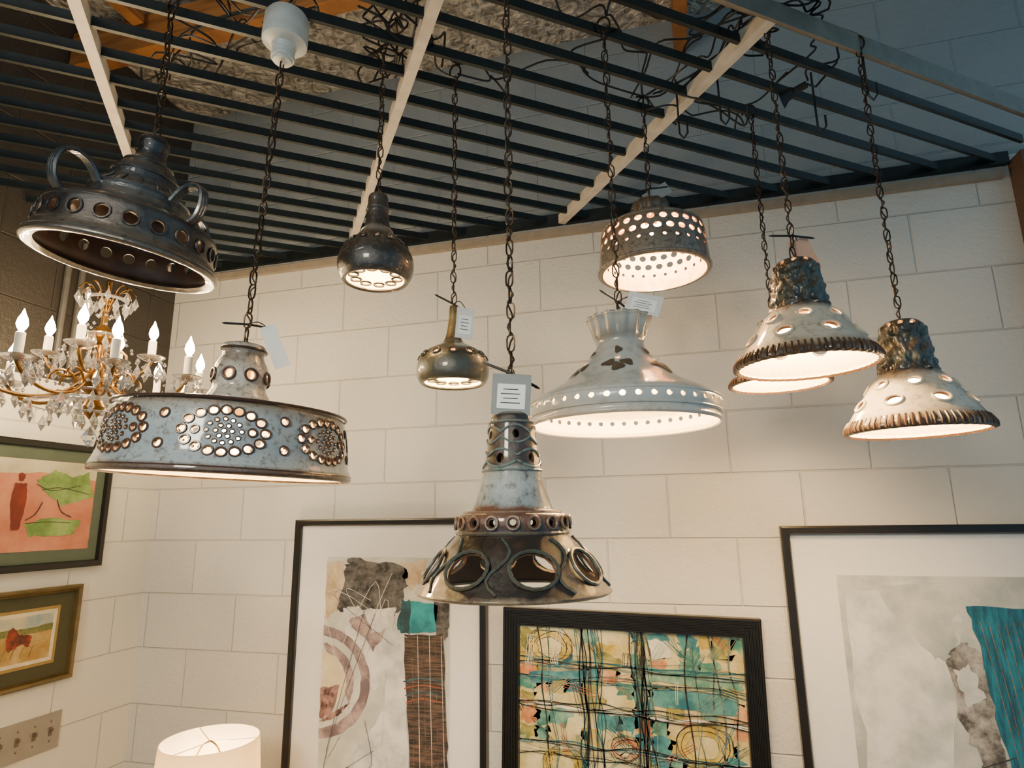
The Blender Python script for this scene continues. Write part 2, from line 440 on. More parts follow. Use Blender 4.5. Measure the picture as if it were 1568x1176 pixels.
for (t,z_,a,b) in hs: ringbead(mb,out,t,z_,a+(.0013 if a>.0045 else .0004),b+(.0013 if a>.0045 else .0004),.0017 if a>.0045 else .0009,0,12)
mb.build('pierced_hole_lips',[simple('umber_lip','#45342a',.25,0,.35)],e)
chain(e,.985,.335,.034,.0070,.0018); bulb(e,.325,.15,True,.03)
tag(e,x,y,(.045,-.035),(.032,.085),.33,M_taglab,-.5,.3,.372,False)
mb=MB(); mb.lathe([(.0005,1.075),(.02,1.075),(.04,1.068),(.046,1.058),(.047,1.008),(.046,1.0),(.04,.996),(.026,.992),(.0225,.985),(.0225,.965),(.019,.955),(.006,.952),(.0005,.952)],40)
for z_ in(.980,.971,.962): mb.tube([(.0225*math.cos(a),.0225*math.sin(a),z_) for a in [2*math.pi*k/24 for k in range(24)]],.002,6,True)
mb.build('ceiling_canopy',[simple('white_porcelain','#c9ceca',.35)],e)

# ---- 3. top-left, dark crown, unlit, tilted
e=lamp(-1.022,.89,(0,math.radians(9),math.radians(0)),H+.495); f0=front(-1.0,.9)
g=glaze('pewter_glaze',0,.26,[(0,'#6a665f'),(.07,'#7b746b'),(.14,'#4b4541'),(.3,'#4a4848'),(.42,'#6c7072'),(.55,'#50565c'),(.75,'#484b4e'),(1,'#2f3032')],'#2a211b',.6,60,.15,.5,.75)
s_=.90
ctrl=[(.006,.285),(.02,.286),(.028,.28),(.031,.268),(.029,.25),(.033,.232),(.045,.22),(.058,.205),(.066,.19),(.071,.168),(.086,.152),(.098,.14),(.102,.125),(.118,.108),(.15,.095),(.166,.086),(.171,.075),(.172,.05),(.175,.025),(.183,.012),(.188,.004),(.186,-.002),(.176,-.004),(.162,.002)]
ctrl=[(r_*s_,z_*.94) for r_,z_ in ctrl]
hs=[(f0+2*math.pi*k/22,.047,.0110,.0115) for k in range(22)]+[(f0+2*math.pi*(k+.5)/22,.086,.005,.005) for k in range(22)]
ob,out=shade('shade',ctrl,.005,[g,simple('brown_ribbed_interior','#5f4433',.4,0,.3,30),M_edge],e,hs,110)
mb=MB()
for k in range(22): ringbead(mb,out,f0+2*math.pi*k/22,.047,.0132,.0140,.0022)
for k in range(4):
    a=f0+math.radians(-52+90*k); c,s=math.cos(a),math.sin(a)
    pts=spline([(.088,.127),(.112,.152),(.142,.158),(.162,.145),(.168,.118),(.162,.094),(.149,.082)],4)
    for o in(-.006,0,.006): mb.tube([(r_*c-o*s,r_*s+o*c,z_) for r_,z_ in pts],.0044,6)
for z_,w_ in((.134,.003),(.205,.0028),(.178,.002),(.01,.0022)): around(mb,out,lambda a:z_,w_,60)
for k in range(16):
    a=2*math.pi*k/16; mb.tube([(r_*math.cos(a)*s_,r_*math.sin(a)*s_,z_*.94) for r_,z_ in((.073,.167),(.08,.158),(.089,.15),(.097,.142))],.003,5)
mb.build('handles_and_beading',[g],e)
cf=bpy.data.objects.new('chain_frame',None); bpy.context.scene.collection.objects.link(cf); cf.parent=e
cf.location=(0,0,.268); cf.rotation_euler=(0,math.radians(-9),0)
chain(cf,.31,0,.034,.0070,.0018); bulb(e,.255,.13,False,.028)

# ---- 4. small dark bulb-shaped
x,y=-.592,1.106; e=lamp(x,y); f0=front(x,y)
g=glaze('umber_glaze',.48,.70,[(0,'#6e6658'),(.06,'#2b2620'),(.2,'#221e1a'),(.45,'#29231f'),(.55,'#6b6358'),(.6,'#25201c'),(1,'#3d362e')],'#6a6152',.3,90,.25,.4)
ctrl=[(.006,.690),(.016,.689),(.021,.682),(.0215,.667),(.024,.655),(.023,.645),(.026,.62),(.034,.597),(.052,.578),(.068,.560),(.078,.540),(.080,.52),(.076,.502),(.070,.492),(.066,.489),(.060,.492)]
hs=[(f0+2*math.pi*k/14,.567,.005,.005) for k in range(14)]
ob,out=shade('shade',ctrl,.0045,[g,M_int,M_edge],e,hs,80)
mb=MB()
for k in range(14): ringbead(mb,out,f0+2*math.pi*k/14,.567,.007,.007,.0016)
around(mb,out,lambda a:.65,.002,40); around(mb,out,lambda a:.602,.002,40)
for k in range(10):
    a=2*math.pi*k/10; M=Matrix.Translation((.046*math.cos(a),.046*math.sin(a),.500))
    mb.tube([(.011*math.cos(t),.011*math.sin(t),0) for t in [2*math.pi*j/12 for j in range(12)]],.0026,5,True,0,M)
mb.build('beading',[g],e)
chain(e,1.07,.70); bulb(e,.68,.57,True,.018)

# ---- 5. small olive, long neck
x,y=-.470,1.249; e=lamp(x,y); f0=front(x,y)
g=glaze('olive_glaze',.28,.47,[(0,'#8d8468'),(.06,'#464538'),(.25,'#41443a'),(.38,'#332f27'),(.45,'#5e5945'),(.6,'#5d4e2e'),(.85,'#846f40'),(1,'#4c4028')],'#2f2a20',.5,70,.25,.4)
ctrl=[(.004,.470),(.008,.469),(.0095,.46),(.0105,.44),(.013,.42),(.017,.398),(.025,.382),(.042,.372),(.062,.36),(.076,.342),(.0805,.322),(.079,.304),(.073,.291),(.067,.288),(.062,.291)]
hs=[(f0+2*math.pi*k/12,.349,.0055,.0055) for k in range(12)]
ob,out=shade('shade',ctrl,.004,[g,M_int,M_edge],e,hs,80)
mb=MB()
for k in range(12): ringbead(mb,out,f0+2*math.pi*k/12,.349,.009,.008,.002)
for k in range(10):
    a=2*math.pi*k/10; M=Matrix.Translation((.048*math.cos(a),.048*math.sin(a),.30))
    mb.tube([(.011*math.cos(t),.011*math.sin(t),0) for t in [2*math.pi*j/12 for j in range(12)]],.0026,5,True,0,M)
mb.build('beading',[g],e)
chain(e,1.07,.475); bulb(e,.395,.335,True,.016)
tag(e,x,y,(.022,-.02),(.04,.072),.425,M_tag,.08,.2,.475)

# ---- 6. bronze perforated crown
x,y=-.027,1.503; e=lamp(x,y); f0=front(x,y)
g=glaze('rust_bronze_glaze',.59,.80,[(0,'#6f665a'),(.1,'#7f7567'),(.3,'#71675a'),(.45,'#716657'),(.6,'#807362'),(.78,'#62523f'),(1,'#4f4030')],'#2c2018',.8,90,.25,.6,.3)
ctrl=[(.006,.792),(.03,.793),(.044,.786),(.048,.772),(.047,.755),(.056,.742),(.085,.732),(.112,.72),(.126,.706),(.131,.69),(.133,.66),(.136,.63),(.138,.605),(.136,.596),(.128,.596)]
hs=[(f0+2*math.pi*(k+.5*rw)/28,zz,.0092,.0080) for rw,zz in((0,.691),(1,.666)) for k in range(28)]+[(f0+2*math.pi*k/28,.642,.0045,.0045) for k in range(28)]
ob,out=shade('shade',ctrl,.003,[g,M_intw,M_edge],e,hs,112,rmod=lambda a,z:1+(.045*math.cos(12*a) if z>.757 else 0))
chain(e,1.07,.80); bulb(e,.78,.69,True,.026)
mb=MB()
for k in range(20):
    a=2*math.pi*k/20; mb.tube([(r_*math.cos(a),r_*math.sin(a),z_) for r_,z_ in((.05,.734),(.09,.722),(.118,.704))],.0028,5)
mb.build('interior_ribs',[simple('rust_rib','#9a5a34',.5,0,.2)],e)
mb=MB(); around(mb,out,lambda a:.601,.003); around(mb,out,lambda a:.708,.0022); around(mb,out,lambda a:.748,.003)
mb.build('rolled_rims',[g],e)
tag(e,x,y,(.02,.0),(.07,.035),.815,M_taupe,-.5,.1,.83,False)

# ---- 7. large pale bell
x,y=-.097,1.2; e=lamp(x,y); f0=front(x,y)
g=glaze('pale_grey_glaze',.17,.39,[(0,'#bdb6aa'),(.1,'#adb0ac'),(.3,'#bbbdb9'),(.5,'#b3b6b2'),(.72,'#a3a5a0'),(.8,'#7f7a70'),(.93,'#a5a49c'),(1,'#74685a')],'#7a756b',.4,50,.14,.2)
ctrl=[(.006,.335),(.036,.337),(.043,.345),(.058*.86,.372),(.058,.384),(.0615,.387),(.0625,.385),(.056,.365),(.0505,.345),(.0465,.333),(.052,.318),(.066,.298),(.088,.276),(.113,.255),(.142,.238),(.168,.224),(.182,.213),(.186,.203),(.185,.192),(.181,.179),(.183,.173),(.179,.168)]
hs=[(f0+2*math.pi*k/44,.2,.0052,.0048) for k in range(44)]
lt=[f0+math.radians(60*k-4) for k in range(6)]
hs+=[(t,.290,.0050,.0050) for t in lt]
ob,out=shade('shade',ctrl,.0035,[g,M_int,simple('grey_edge','#8f8a82',.4)],e,hs,120,rmod=lambda a,z:1+(.05*math.cos(14*a)*min(1,(z-.335)/.03) if z>.335 else 0))
mb=MB()
def leafrel(t,z_,L_,W_,an):
    M=hole_frame(out,t,z_); pts=[]
    for k in range(16):
        q=2*math.pi*k/16; rr=1+.22*math.cos(3*q); px,pz=W_*math.cos(q)*rr,L_*math.sin(q)*rr
        pts.append((px*math.cos(an)-pz*math.sin(an),px*math.sin(an)+pz*math.cos(an)))
    v=[(0,0,.0036)]+[(a,b,.0018-(a*a)*4) for a,b in pts]
    mb.add(v,[(0,1+k,1+(k+1)%16) for k in range(16)],0,M)
for t in lt:
    leafrel(t,.266,.016,.012,0); leafrel(t+.19,.276,.013,.010,.9); leafrel(t-.19,.276,.013,.010,-.9); leafrel(t,.308,.010,.007,0)
mb.build('leaf_relief',[simple('leaf_umber','#4f4335',.4,0,.2)],e,recalc=True)
mb=MB(); around(mb,out,lambda a:.211,.0022); around(mb,out,lambda a:.186,.0022)
mb.build('rim_beads',[g],e)
chain(e,1.07,.392,.032,.0065); bulb(e,.335,.24,True,.03)
tag(e,x,y,(.055,-.02),(.07,.04),.405,M_tag,.35,-.2,.425)

# ---- 8-10. bells with bark textured neck
def barkbell(x,y,zr,sc=1.0,tg=None,hsz=None):
    e=lamp(x,y); f0=front(x,y); S=sc; SH=hsz or sc
    def Z(q): return zr+q*SH
    g=glaze('bark_and_cream_glaze',Z(0),Z(.232),[(0,'#453225'),(.06,'#523d2e'),(.10,'#a8947a'),(.16,'#c9bfac'),(.45,'#c8beab'),(.50,'#857565'),(.53,'#2f2721'),(.63,'#2e3b39'),(.74,'#453a2c'),(.84,'#28332f'),(.93,'#3a3026'),(1,'#5f5142')],'#3a2d22',.45,55,.25,.6,wob=.05)
    base=[(.006,.232),(.02,.233),(.034,.229),(.042,.222),(.047,.212),(.050,.195),(.052,.175),(.055,.15),(.059,.125),(.066,.115),(.078,.102),(.094,.08),(.112,.056),(.128,.034),(.139,.018),(.144,.01),(.144,.002),(.138,-.002)]
    ctrl=[(r_*S if r_>.01 else r_,Z(q)) for r_,q in base]
    def rm(a,z):
        q=(z-zr)/SH
        if .12<q<.222:
            n=noise.noise(Vector((math.cos(a)*3.2,math.sin(a)*3.2,q*70)))+.5*noise.noise(Vector((math.cos(a)*9,math.sin(a)*9,q*150)))
            return 1+.14*n
        if q<.022: return 1+.014*math.cos(48*a)
        return 1
    hs=[(f0+math.radians(45*k+6),Z(.093),.013*S,.010*S) for k in range(8)]+[(f0+math.radians(45*k+28),Z(.055),.016*S,.012*S) for k in range(8)]
    hs+=[(f0+math.radians(36*k),Z(.222),.006*S,.006*S) for k in range(10)]
    ob,out=shade('shade',ctrl,.0055,[g,M_int,M_edge],e,hs,192,rmod=rm,sub=6)
    mb=MB()
    for t,z_,a,b in hs[:16]: ringbead(mb,out,t,z_,a+.002,b+.002,.0026)
    mb.build('hole_lips',[simple('cream_lip','#c8bda8',.3,0,.2)],e)
    mb=MB()
    for k in range(72):
        a=2*math.pi*k/72
        mb.tube([(r_*S*math.cos(a),r_*S*math.sin(a),Z(q)) for r_,q in((.135,.024),(.141,.016),(.1455,.009),(.1455,.001))],.0024,5)
    mb.build('notched_rim',[simple('umber_rim','#4c3829',.4,0,.3)],e)
    chain(e,1.07,Z(.236)); bulb(e,Z(.225),Z(.07),True,.028)
    if tg=='pink': tag(e,x,y,(.03,.01),(.045,.075),Z(.25),M_pink,-.35,.5,Z(.29),False)
barkbell(.258,1.3,.284,.93,'pink',.97)
barkbell(.474,1.42,.158,.91,None,1.02)
barkbell(.256,1.62,.312,.82,None,.74)

# ---------------------------------------------------------------- wires above the grid (belong to the grid)
mb=MB(); tops=[(-.2385,.885),(-.78,.99),(-1.0,.91),(-.585,1.106),(-.464,1.249),(-.027,1.503),(-.09,1.2),(.264,1.3),(.4765,1.42),(.236,1.62)]
rnd=random.Random(3)
def wire(a,b,n=7,j=.05,r=.0026,z=.04):
    pts=[]
    for i in range(n+1):
        t=i/n; q=Vector(a).lerp(Vector(b),t)
        if 0<i<n: q+=Vector((rnd.uniform(-j,j),rnd.uniform(-j,j),rnd.uniform(0,z)))
        pts.append(tuple(q))
    mb.tube(spline(pts,5),r,5)
zz=.025
for a,b in zip(tops,tops[1:]): wire((*a,zz),(*b,zz))
for a in tops: wire((*a,zz-.03),(a[0]+rnd.uniform(-.1,.1),a[1]+rnd.uniform(.08,.2),zz),4,.05)
for i in range(9): wire((.0+rnd.uniform(-.12,.12),1.5,zz),(.42+rnd.uniform(-.1,.1),1.15,zz),8,.07)
for i in range(7): wire((-.62+rnd.uniform(-.12,.12),1.25,zz),(-.45,.95,zz),8,.07)
for i in range(5): wire((-1.25+rnd.uniform(-.1,.1),1.1,zz),(-.7,1.0,zz),8,.06)
wire((-.464,1.249,-.02),(-.60,1.0,0),6,.03); wire((-.09,1.2,zz),(-.3,.95,zz),6,.08)
wire((.236,1.62,-.03),(-.02,1.5,-.02),6,.03); wire((.05,1.45,-.015),(.24,1.55,-.02),8,.035,z=-.05)
mb.build('electrical_wires',[M_black],grid)
hk=MB()
for (a,b) in((.40,1.55),(.49,1.45),(.06,1.48),(.16,1.45)):
    hk.tube([(a,b,.04),(a,b,-.12),(a+.01,b,-.135),(a+.02,b,-.12),(a+.02,b,-.09)],.0028,6)
hk.build('s_hooks',[M_bar],grid)
mb=MB(); Mx=Matrix.Translation((.33,1.52,-.035))@Matrix.Rotation(math.radians(80),4,'Y')@Matrix.Rotation(.4,4,'X')
mb.lathe([(.0005,.05),(.009,.05),(.009,.02),(.014,.015),(.016,0),(.026,-.012),(.028,-.014),(.024,-.014),(.0005,-.004)],24,0,Mx)
mb.tube([Mx@Vector((0,0,.05)),(.40,1.52,-.025),(.45,1.5,.02)],.003,6)
mb.build('lamp_socket',[M_black],grid)

# ---------------------------------------------------------------- chandelier
e=empty('crystal_chandelier',(-1.545,1.308,H+.385))
M_brass=simple('antique_brass','#8a6532',.3,.95,.25)
mc,nt,b=newmat('cut_crystal'); b.inputs['Transmission Weight'].default_value=.9; b.inputs['Roughness'].default_value=.03; b.inputs['IOR'].default_value=1.55; b.inputs['Base Color'].default_value=(.95,.95,.95,1)
n=nt.nodes.new('ShaderNodeTexNoise'); n.inputs['Scale'].default_value=40; rr_=nt.nodes.new('ShaderNodeValToRGB'); rr_.color_ramp.elements[0].color=(.85,.83,.8,1); nt.links.new(n.outputs['Fac'],rr_.inputs['Fac']); nt.links.new(rr_.outputs['Color'],b.inputs['Base Color'])
M_candle=simple('candle_sleeve','#efe6d2',.5,0,.04)
M_flame=emis('flame_bulb','#ffdca8',330)
st=MB(); st.lathe([(.0005,.30),(.008,.29),(.006,.25),(.018,.235),(.007,.22),(.009,.16),(.026,.14),(.03,.12),(.012,.10),(.009,.05),(.02,.03),(.04,.01),(.045,-.01),(.03,-.03),(.012,-.045),(.02,-.06),(.028,-.075),(.018,-.095),(.006,-.11),(.0005,-.115)],24)
cr=MB(); ca=MB(); fl=MB()
def drop(p,s,h):
    x_,y_,z_=p
    v=[(x_,y_,z_+h*.4)]+[(x_+s*math.cos(k*math.pi/3),y_+s*math.sin(k*math.pi/3),z_-h*.15) for k in range(6)]+[(x_,y_,z_-h*.6)]
    cr.add(v,[(0,1+k,1+(k+1)%6) for k in range(6)]+[(7,1+(k+1)%6,1+k) for k in range(6)])
def arm(a,R,z0,z1,cs=.055):
    c,s=math.cos(a),math.sin(a)
    pts=spline([(.03,z0),(R*.3,z0-.045),(R*.6,z0-.06),(R*.88,z1-.03),(R,z1)],5)
    st.tube([(r_*c,r_*s,z_) for r_,z_ in pts],.0048,8)
    st.tube([( (R*.3+.03*math.cos(t))*c,(R*.3+.03*math.cos(t))*s,z0-.01+.03*math.sin(t)) for t in [k*.5 for k in range(11)]],.0035,6)
    T=Matrix.Translation((R*c,R*s,z1))
    cr.lathe([(.004,0),(.02,.003),(.036,.012),(.037,.014),(.02,.006),(.004,.003)],12,0,T)
    st.lathe([(.0005,.002),(.012,.004),(.015,.014),(.011,.016),(.0005,.016)],16,0,T)
    ca.lathe([(.0005,.014),(.0105,.014),(.0105,.014+cs),(.006,.018+cs),(.0005,.018+cs)],16,0,T)
    fl.lathe([(.004,.018+cs),(.010,.028+cs),(.0125,.036+cs),(.010,.050+cs),(.004,.064+cs),(.0005,.075+cs)],14,0,T)
    for k in range(7):
        q=2*math.pi*k/7; px,py=R*c+.035*math.cos(q),R*s+.035*math.sin(q)
        drop((px,py,z1-.004),.006,.016); drop((px,py,z1-.032),.0095,.042)
    return (R*c,R*s,z1)
tips=[arm(2*math.pi*k/8+.2,.26,0,-.01) for k in range(8)]
t2=[arm(2*math.pi*k/4+.5,.13,.07,.06,.045) for k in range(4)]
for i in range(8):
    A=Vector(tips[i]);B=Vector(tips[(i+1)%8])
    for k in range(1,12):
        t=k/12; q=A.lerp(B,t); drop((q.x,q.y,q.z-.05*math.sin(math.pi*t)),.0052,.011)
    q=A.lerp(B,.5); drop((q.x,q.y,q.z-.085),.011,.05)
    Tt=Vector((0,0,.22))
    for k in range(1,14):
        t=k/14; q=A.lerp(Tt,t); drop((q.x,q.y,q.z-.07*math.sin(math.pi*t)),.005,.011)
for R_,z_,n_ in((.05,-.03,10),(.035,-.09,7),(.035,.13,8),(.05,.235,9),(.09,-.06,12),(.15,-.075,14)):
    for k in range(n_):
        a=2*math.pi*k/n_+R_*9; drop((R_*math.cos(a),R_*math.sin(a),z_-.02),.009,.044)
    cr.lathe([(R_-.006,z_),(R_+.004,z_+.003),(R_+.004,z_),(R_-.006,z_-.003)],24,closed=True)
drop((0,0,-.15),.02,.06)
for k in range(9):
    a=2*math.pi*k/9; c,s=math.cos(a),math.sin(a)
    st.tube([(r_*c,r_*s,z_) for r_,z_ in spline([(.006,.2),(.03,.26),(.055,.275),(.07,.255)],4)],.002,5)
    drop((.07*c,.07*s,.235),.009,.04)
st.build('brass_frame',[M_brass],e); cr.build('crystals',[mc],e,smooth=False); ca.build('candle_sleeves',[M_candle],e); fl.build('flame_bulbs',[M_flame],e)
chain(e,.675,.30,.03,.006)

# ---------------------------------------------------------------- pictures
class Art(MB):
    def __init__(s,W,Hh,base_y): super().__init__(); s.W=W;s.Hh=Hh;s.by=-base_y
    def cl(s,p): return (min(max(p[0],0),s.W),min(max(p[1],-s.Hh),0))
    def poly(s,pts,m,layer,jit=.004,n=6):
        out=[]
        for i in range(len(pts)):
            a=pts[i];b=pts[(i+1)%len(pts)]
            for k in range(n):
                t=k/n; out.append(s.cl((a[0]+(b[0]-a[0])*t+rnd.uniform(-jit,jit),a[1]+(b[1]-a[1])*t+rnd.uniform(-jit,jit))))
        s.add([(p[0],s.by-.0005*layer,p[1]) for p in out],[tuple(range(len(out)))],m)
    def rib(s,pts,w,m,layer,jit=0):
        P=spline([tuple(p) for p in pts],5); v=[];f=[]
        for i,p in enumerate(P):
            a=P[max(i-1,0)];b=P[min(i+1,len(P)-1)]; d=Vector((b[0]-a[0],b[1]-a[1]));d=d.normalized() if d.length>1e-7 else Vector((1,0))
            ww=w*rnd.uniform(.7,1.2)/2
            for sg in(-1,1):
                q=s.cl((p[0]-d.y*sg*ww,p[1]+d.x*sg*ww)); v.append((q[0],s.by-.0005*layer,q[1]))
        for i in range(len(P)-1): f.append((2*i,2*i+1,2*i+3,2*i+2))
        s.add(v,f,m)
    def ell(s,cx,cz,rx,rz,m,layer,jit=.002,a0=0,a1=2*math.pi):
        s.poly([(cx+rx*math.cos(a0+(a1-a0)*k/24),cz+rz*math.sin(a0+(a1-a0)*k/24)) for k in range(25 if a1-a0<6 else 24)],m,layer,jit,1)

def framed(name,loc,w,h,rings,fmat,border,backmat,rotz=0,roty=0):
    e=empty(name,loc,(0,roty,rotz)); mb=MB(); v=[];f=[]
    for (i,d) in rings: v+=[(i,-d,-i),(w-i,-d,-i),(w-i,-d,-h+i),(i,-d,-h+i)]
    for k in range(len(rings)-1):
        for j in range(4): l=(j+1)%4; f.append((4*k+j,4*k+l,4*k+4+l,4*k+4+j))
    mb.add(v,f); mb.build('frame',[fmat],e,smooth=False,recalc=False)
    i,d=rings[-1]; b=MB(); b.box((w/2,-d/2,-h/2),(w-2*i+.004,d,h-2*i+.004)); b.build('mat_board',[backmat],e,smooth=False)
    return e,d+.0008
M_fb=simple('black_frame','#15130f',.3,0,.1); M_matw=simple('white_mat','#e2e2e0',.8,0,.02)
w,h=.747,1.12
e,by=framed('framed_abstract_print',(-1.403,WY-.003,1.55),w,h,[(0,0),(0,.028),(.006,.03),(.020,.03),(.024,.024),(.024,.012)],M_fb,0,M_matw)
A=Art(.485,.80,by); ms=[two('wash_pale','#b4bab4','#d2d3cb',6),two('charcoal_block','#1f2226','#636468',34,lo=.38,hi=.62),two('mauve_wash','#665a64','#a99797',14),
 two('sand_wash','#a89475','#d0c2a6',10),two('teal_paint','#0a6576','#1d94a4',16),two('dark_weave','#181a1a','#685249',45,lo=.42,hi=.66,stretch=(.4,1,4)),
 two('white_paint','#e4e3df','#b7bbbc',12),simple('rust_line','#8f4522',.7),two('plum_texture','#3c242b','#997a76',40),two('petrol','#103344','#206474',14),two('cream_core','#cdbf94','#dcd4bc',9)]
p=lambda s,t:(s*.478,-t*.713)
q=lambda *a:[p(*z) for z in a]
A.poly(q((0,0),(1.01,0),(1.01,1.12),(0,1.12)),0,1,.001)
A.poly(q((0,.02),(.13,.02),(.18,.1),(.1,.26),(0,.3)),3,2)
A.poly(q((.15,.04),(.2,.0),(.64,.03),(.68,.12),(.62,.25),(.45,.29),(.28,.24),(.12,.26)),1,3,.010)
A.poly(q((.62,.02),(.8,.02),(.78,.12),(.66,.16)),3,3,.01)
A.poly(q((.16,.24),(.5,.27),(.6,.4),(.45,.62),(.2,.5)),6,4,.008)
A.poly(q((.2,.3),(.4,.24),(.55,.3),(.42,.44)),2,5,.006)
A.poly(q((.33,.25),(.6,.23),(.56,.33),(.4,.36)),6,6,.006)
A.ell(-.01,-.42,.20,.185,2,5,.003,-math.pi/2,math.pi/2); A.ell(-.01,-.42,.165,.152,0,6,.003,-math.pi/2,math.pi/2)
A.ell(-.01,-.42,.145,.132,8,7,.003,-math.pi/2,-.5); A.ell(-.01,-.42,.14,.128,2,7,.003,-.5,math.pi/2); A.ell(-.01,-.42,.11,.1,10,8,.003,-math.pi/2,math.pi/2)
A.poly(q((0,.62),(.16,.6),(.1,.74),(0,.76)),8,9)
A.poly(q((.63,.2),(.72,.2),(.7,.36),(.6,.34)),9,6); A.poly(q((.7,.2),(.92,.22),(.9,.34),(.7,.35)),4,7); A.poly(q((.88,.18),(1.0,.2),(1.0,.36),(.92,.4)),1,7)
A.poly(q((.56,.36),(.68,.36),(.72,1.12),(.2,1.12),(.3,.9),(.5,.7)),6,6,.008)
A.poly(q((.66,.36),(.96,.35),(1.0,.8),(1.0,1.02),(.74,1.03),(.69,.7)),5,8,.004)
for k in range(4): A.rib(q((.66+.008*k,.57+.03*k),(.8,.55+.03*k),(.97,.56+.03*k)),.004,7 if k%2 else 9,9)
for k in range(6): A.rib(q((.72+.045*k,.36),(.74+.045*k,.7),(.76+.045*k,1.02)),.002,0 if k%2 else 1,10)
A.poly(q((.7,1.03),(1,1.02),(1,1.1),(.9,1.12),(.7,1.08)),4,9)
for k in range(9): A.rib(q((rnd.uniform(0,.6),rnd.uniform(0,1)),(rnd.uniform(0,.7),rnd.uniform(0,1)),(rnd.uniform(0,.7),rnd.uniform(0,1))),.0018,1 if k%2 else 6,10)
o=A.build('print',ms,e,smooth=False,recalc=False); o.location=(.133,0,-.137)
# right large print
e,by=framed('framed_abstract_print',(.285,WY-.003,1.512),.775,1.1,[(0,0),(0,.028),(.006,.03),(.022,.03),(.026,.024),(.026,.012)],M_fb,0,M_matw)
A=Art(.50,.80,by); ms2=[two('mist_wash','#9aa4a5','#c6c8c5',5),two('smoke_wash','#414246','#adadac',22,lo=.4,hi=.65),two('deep_teal','#083f58','#106a86',10,stretch=(6,1,1)),two('white_wash','#dcdddb','#adb6b8',6),simple('ink_line','#2b2c2e',.7),two('olive_feather','#2c281f','#877f50',60,stretch=(8,1,1)),two('ochre_line','#a87840','#75582f',20)]
A.poly([(0,0),(.5,0),(.5,-.8),(0,-.8)],0,1,.001)
A.poly([(.02,-.04),(.26,-.01),(.30,-.12),(.27,-.3),(.24,-.5),(.02,-.6)],3,2,.012)
A.poly([(.10,-.03),(.3,-.02),(.29,-.12),(.27,-.24),(.2,-.2)],0,3,.012)
A.poly([(.25,-.22),(.31,-.17),(.35,-.22),(.36,-.4),(.34,-.5),(.27,-.40)],1,4,.012)
A.poly([(.27,-.38),(.35,-.42),(.39,-.56),(.31,-.52)],1,5,.012); A.poly([(.27,-.25),(.31,-.23),(.33,-.32),(.29,-.34)],3,6,.006)
A.poly([(.318,-.075),(.5,-.085),(.5,-.55),(.37,-.52),(.355,-.4),(.342,-.2)],2,7,.005)
A.rib([(0.05,-.62),(.2,-.55),(.28,-.5),(.38,-.46)],.0025,4,8); A.rib([(.1,-.7),(.22,-.58),(.32,-.6),(.5,-.57)],.002,4,8)
A.poly([(.28,-.58),(.5,-.54),(.5,-.66),(.34,-.68)],5,6,.004)
for k in range(6): A.rib([(.35+.02*k,-.12),(.37+.018*k,-.3),(.39+.014*k,-.5)],.0012,6,9)
o=A.build('print',ms2,e,smooth=False,recalc=False); o.location=(.142,0,-.143)
# centre painting
w,h=.80,.82; rings=[(0,0),(0,.03),(.004,.034)]
for k in range(5): rings+=[(.008+.009*k,.034),(.010+.009*k,.030),(.013+.009*k,.030),(.015+.009*k,.034)]
rings+=[(.054,.034),(.056,.018)]
e,by=framed('framed_abstract_painting',(-.594,WY-.003,1.258),w,h,rings,M_fb,0,M_matw,0,math.radians(1.2))
W2,H2=.688,.708; A=Art(W2,H2,by)
ms3=[two('buttercream','#b8aa70','#d8cf9f',12),two('yellow_wash','#a08a2c','#cfb95e',14),two('sea_green','#2f6f68','#86ac9a',14),two('teal_wash','#125a70','#4f8f93',14),two('peach_wash','#b06c40','#d3a678',14),two('olive_wash','#5c602a','#a39a54',14),simple('black_ink','#1d1d1c',.7),two('slate_wash','#2f3a3d','#73827c',20),simple('white_chalk','#dcdacf',.8),simple('teal_ink','#165c6c',.7),simple('rust_ink','#9c5330',.7)]
A.poly([(0,0),(W2,0),(W2,-H2),(0,-H2)],0,1,.001)
cols=[1,2,0,4,5,3,2,3,4,1,0,0,5]
xs=[0,.05,.09,.15,.2,.25,.31,.36,.41,.46,.5,.56,.6,.65,W2]; zs=[0,.04,.07,.11,.15,.19,.24,.29,.33,.38,.43,.48,.53,.58,.62,H2]
for i in range(14):
    for j in range(15):
        if rnd.random()<.66:
            A.poly([(xs[i],-zs[j]),(xs[i+1]+rnd.uniform(0,.03),-zs[j]-.01),(xs[i+1],-zs[j+1]-.006),(xs[i],-zs[j+1])],rnd.choice(cols),2+(i*3+j)%3,.008,4)
A.poly([(.40,-.10),(.68,-.12),(.68,-.15),(.40,-.14)],2,6); A.poly([(.42,-.16),(.66,-.17),(.66,-.22),(.42,-.21)],3,6); A.poly([(.41,-.02),(.47,-.02),(.48,-.07),(.42,-.08)],8,6)
A.poly([(.03,-.14),(.24,-.12),(.26,-.15),(.04,-.17)],3,6)
for cx,cz,rx in((.10,-.06,.07),(.56,-.31,.075),(.14,-.40,.06),(.33,-.34,.045),(.58,-.55,.06)):
    A.ell(cx,cz,rx,rx*.75,1 if cx!=.33 else 4,6,.005); A.ell(cx,cz,rx*.6,rx*.45,0,7,.006)
    for rr2 in(1.0,.85,1.12,.6):
        A.rib([(cx+rx*rr2*math.cos(t)+rnd.uniform(-.006,.006),cz+rx*.75*rr2*math.sin(t)+rnd.uniform(-.006,.006)) for t in [k*.55 for k in range(13)]],.0020,rnd.choice((6,5,6)),8)
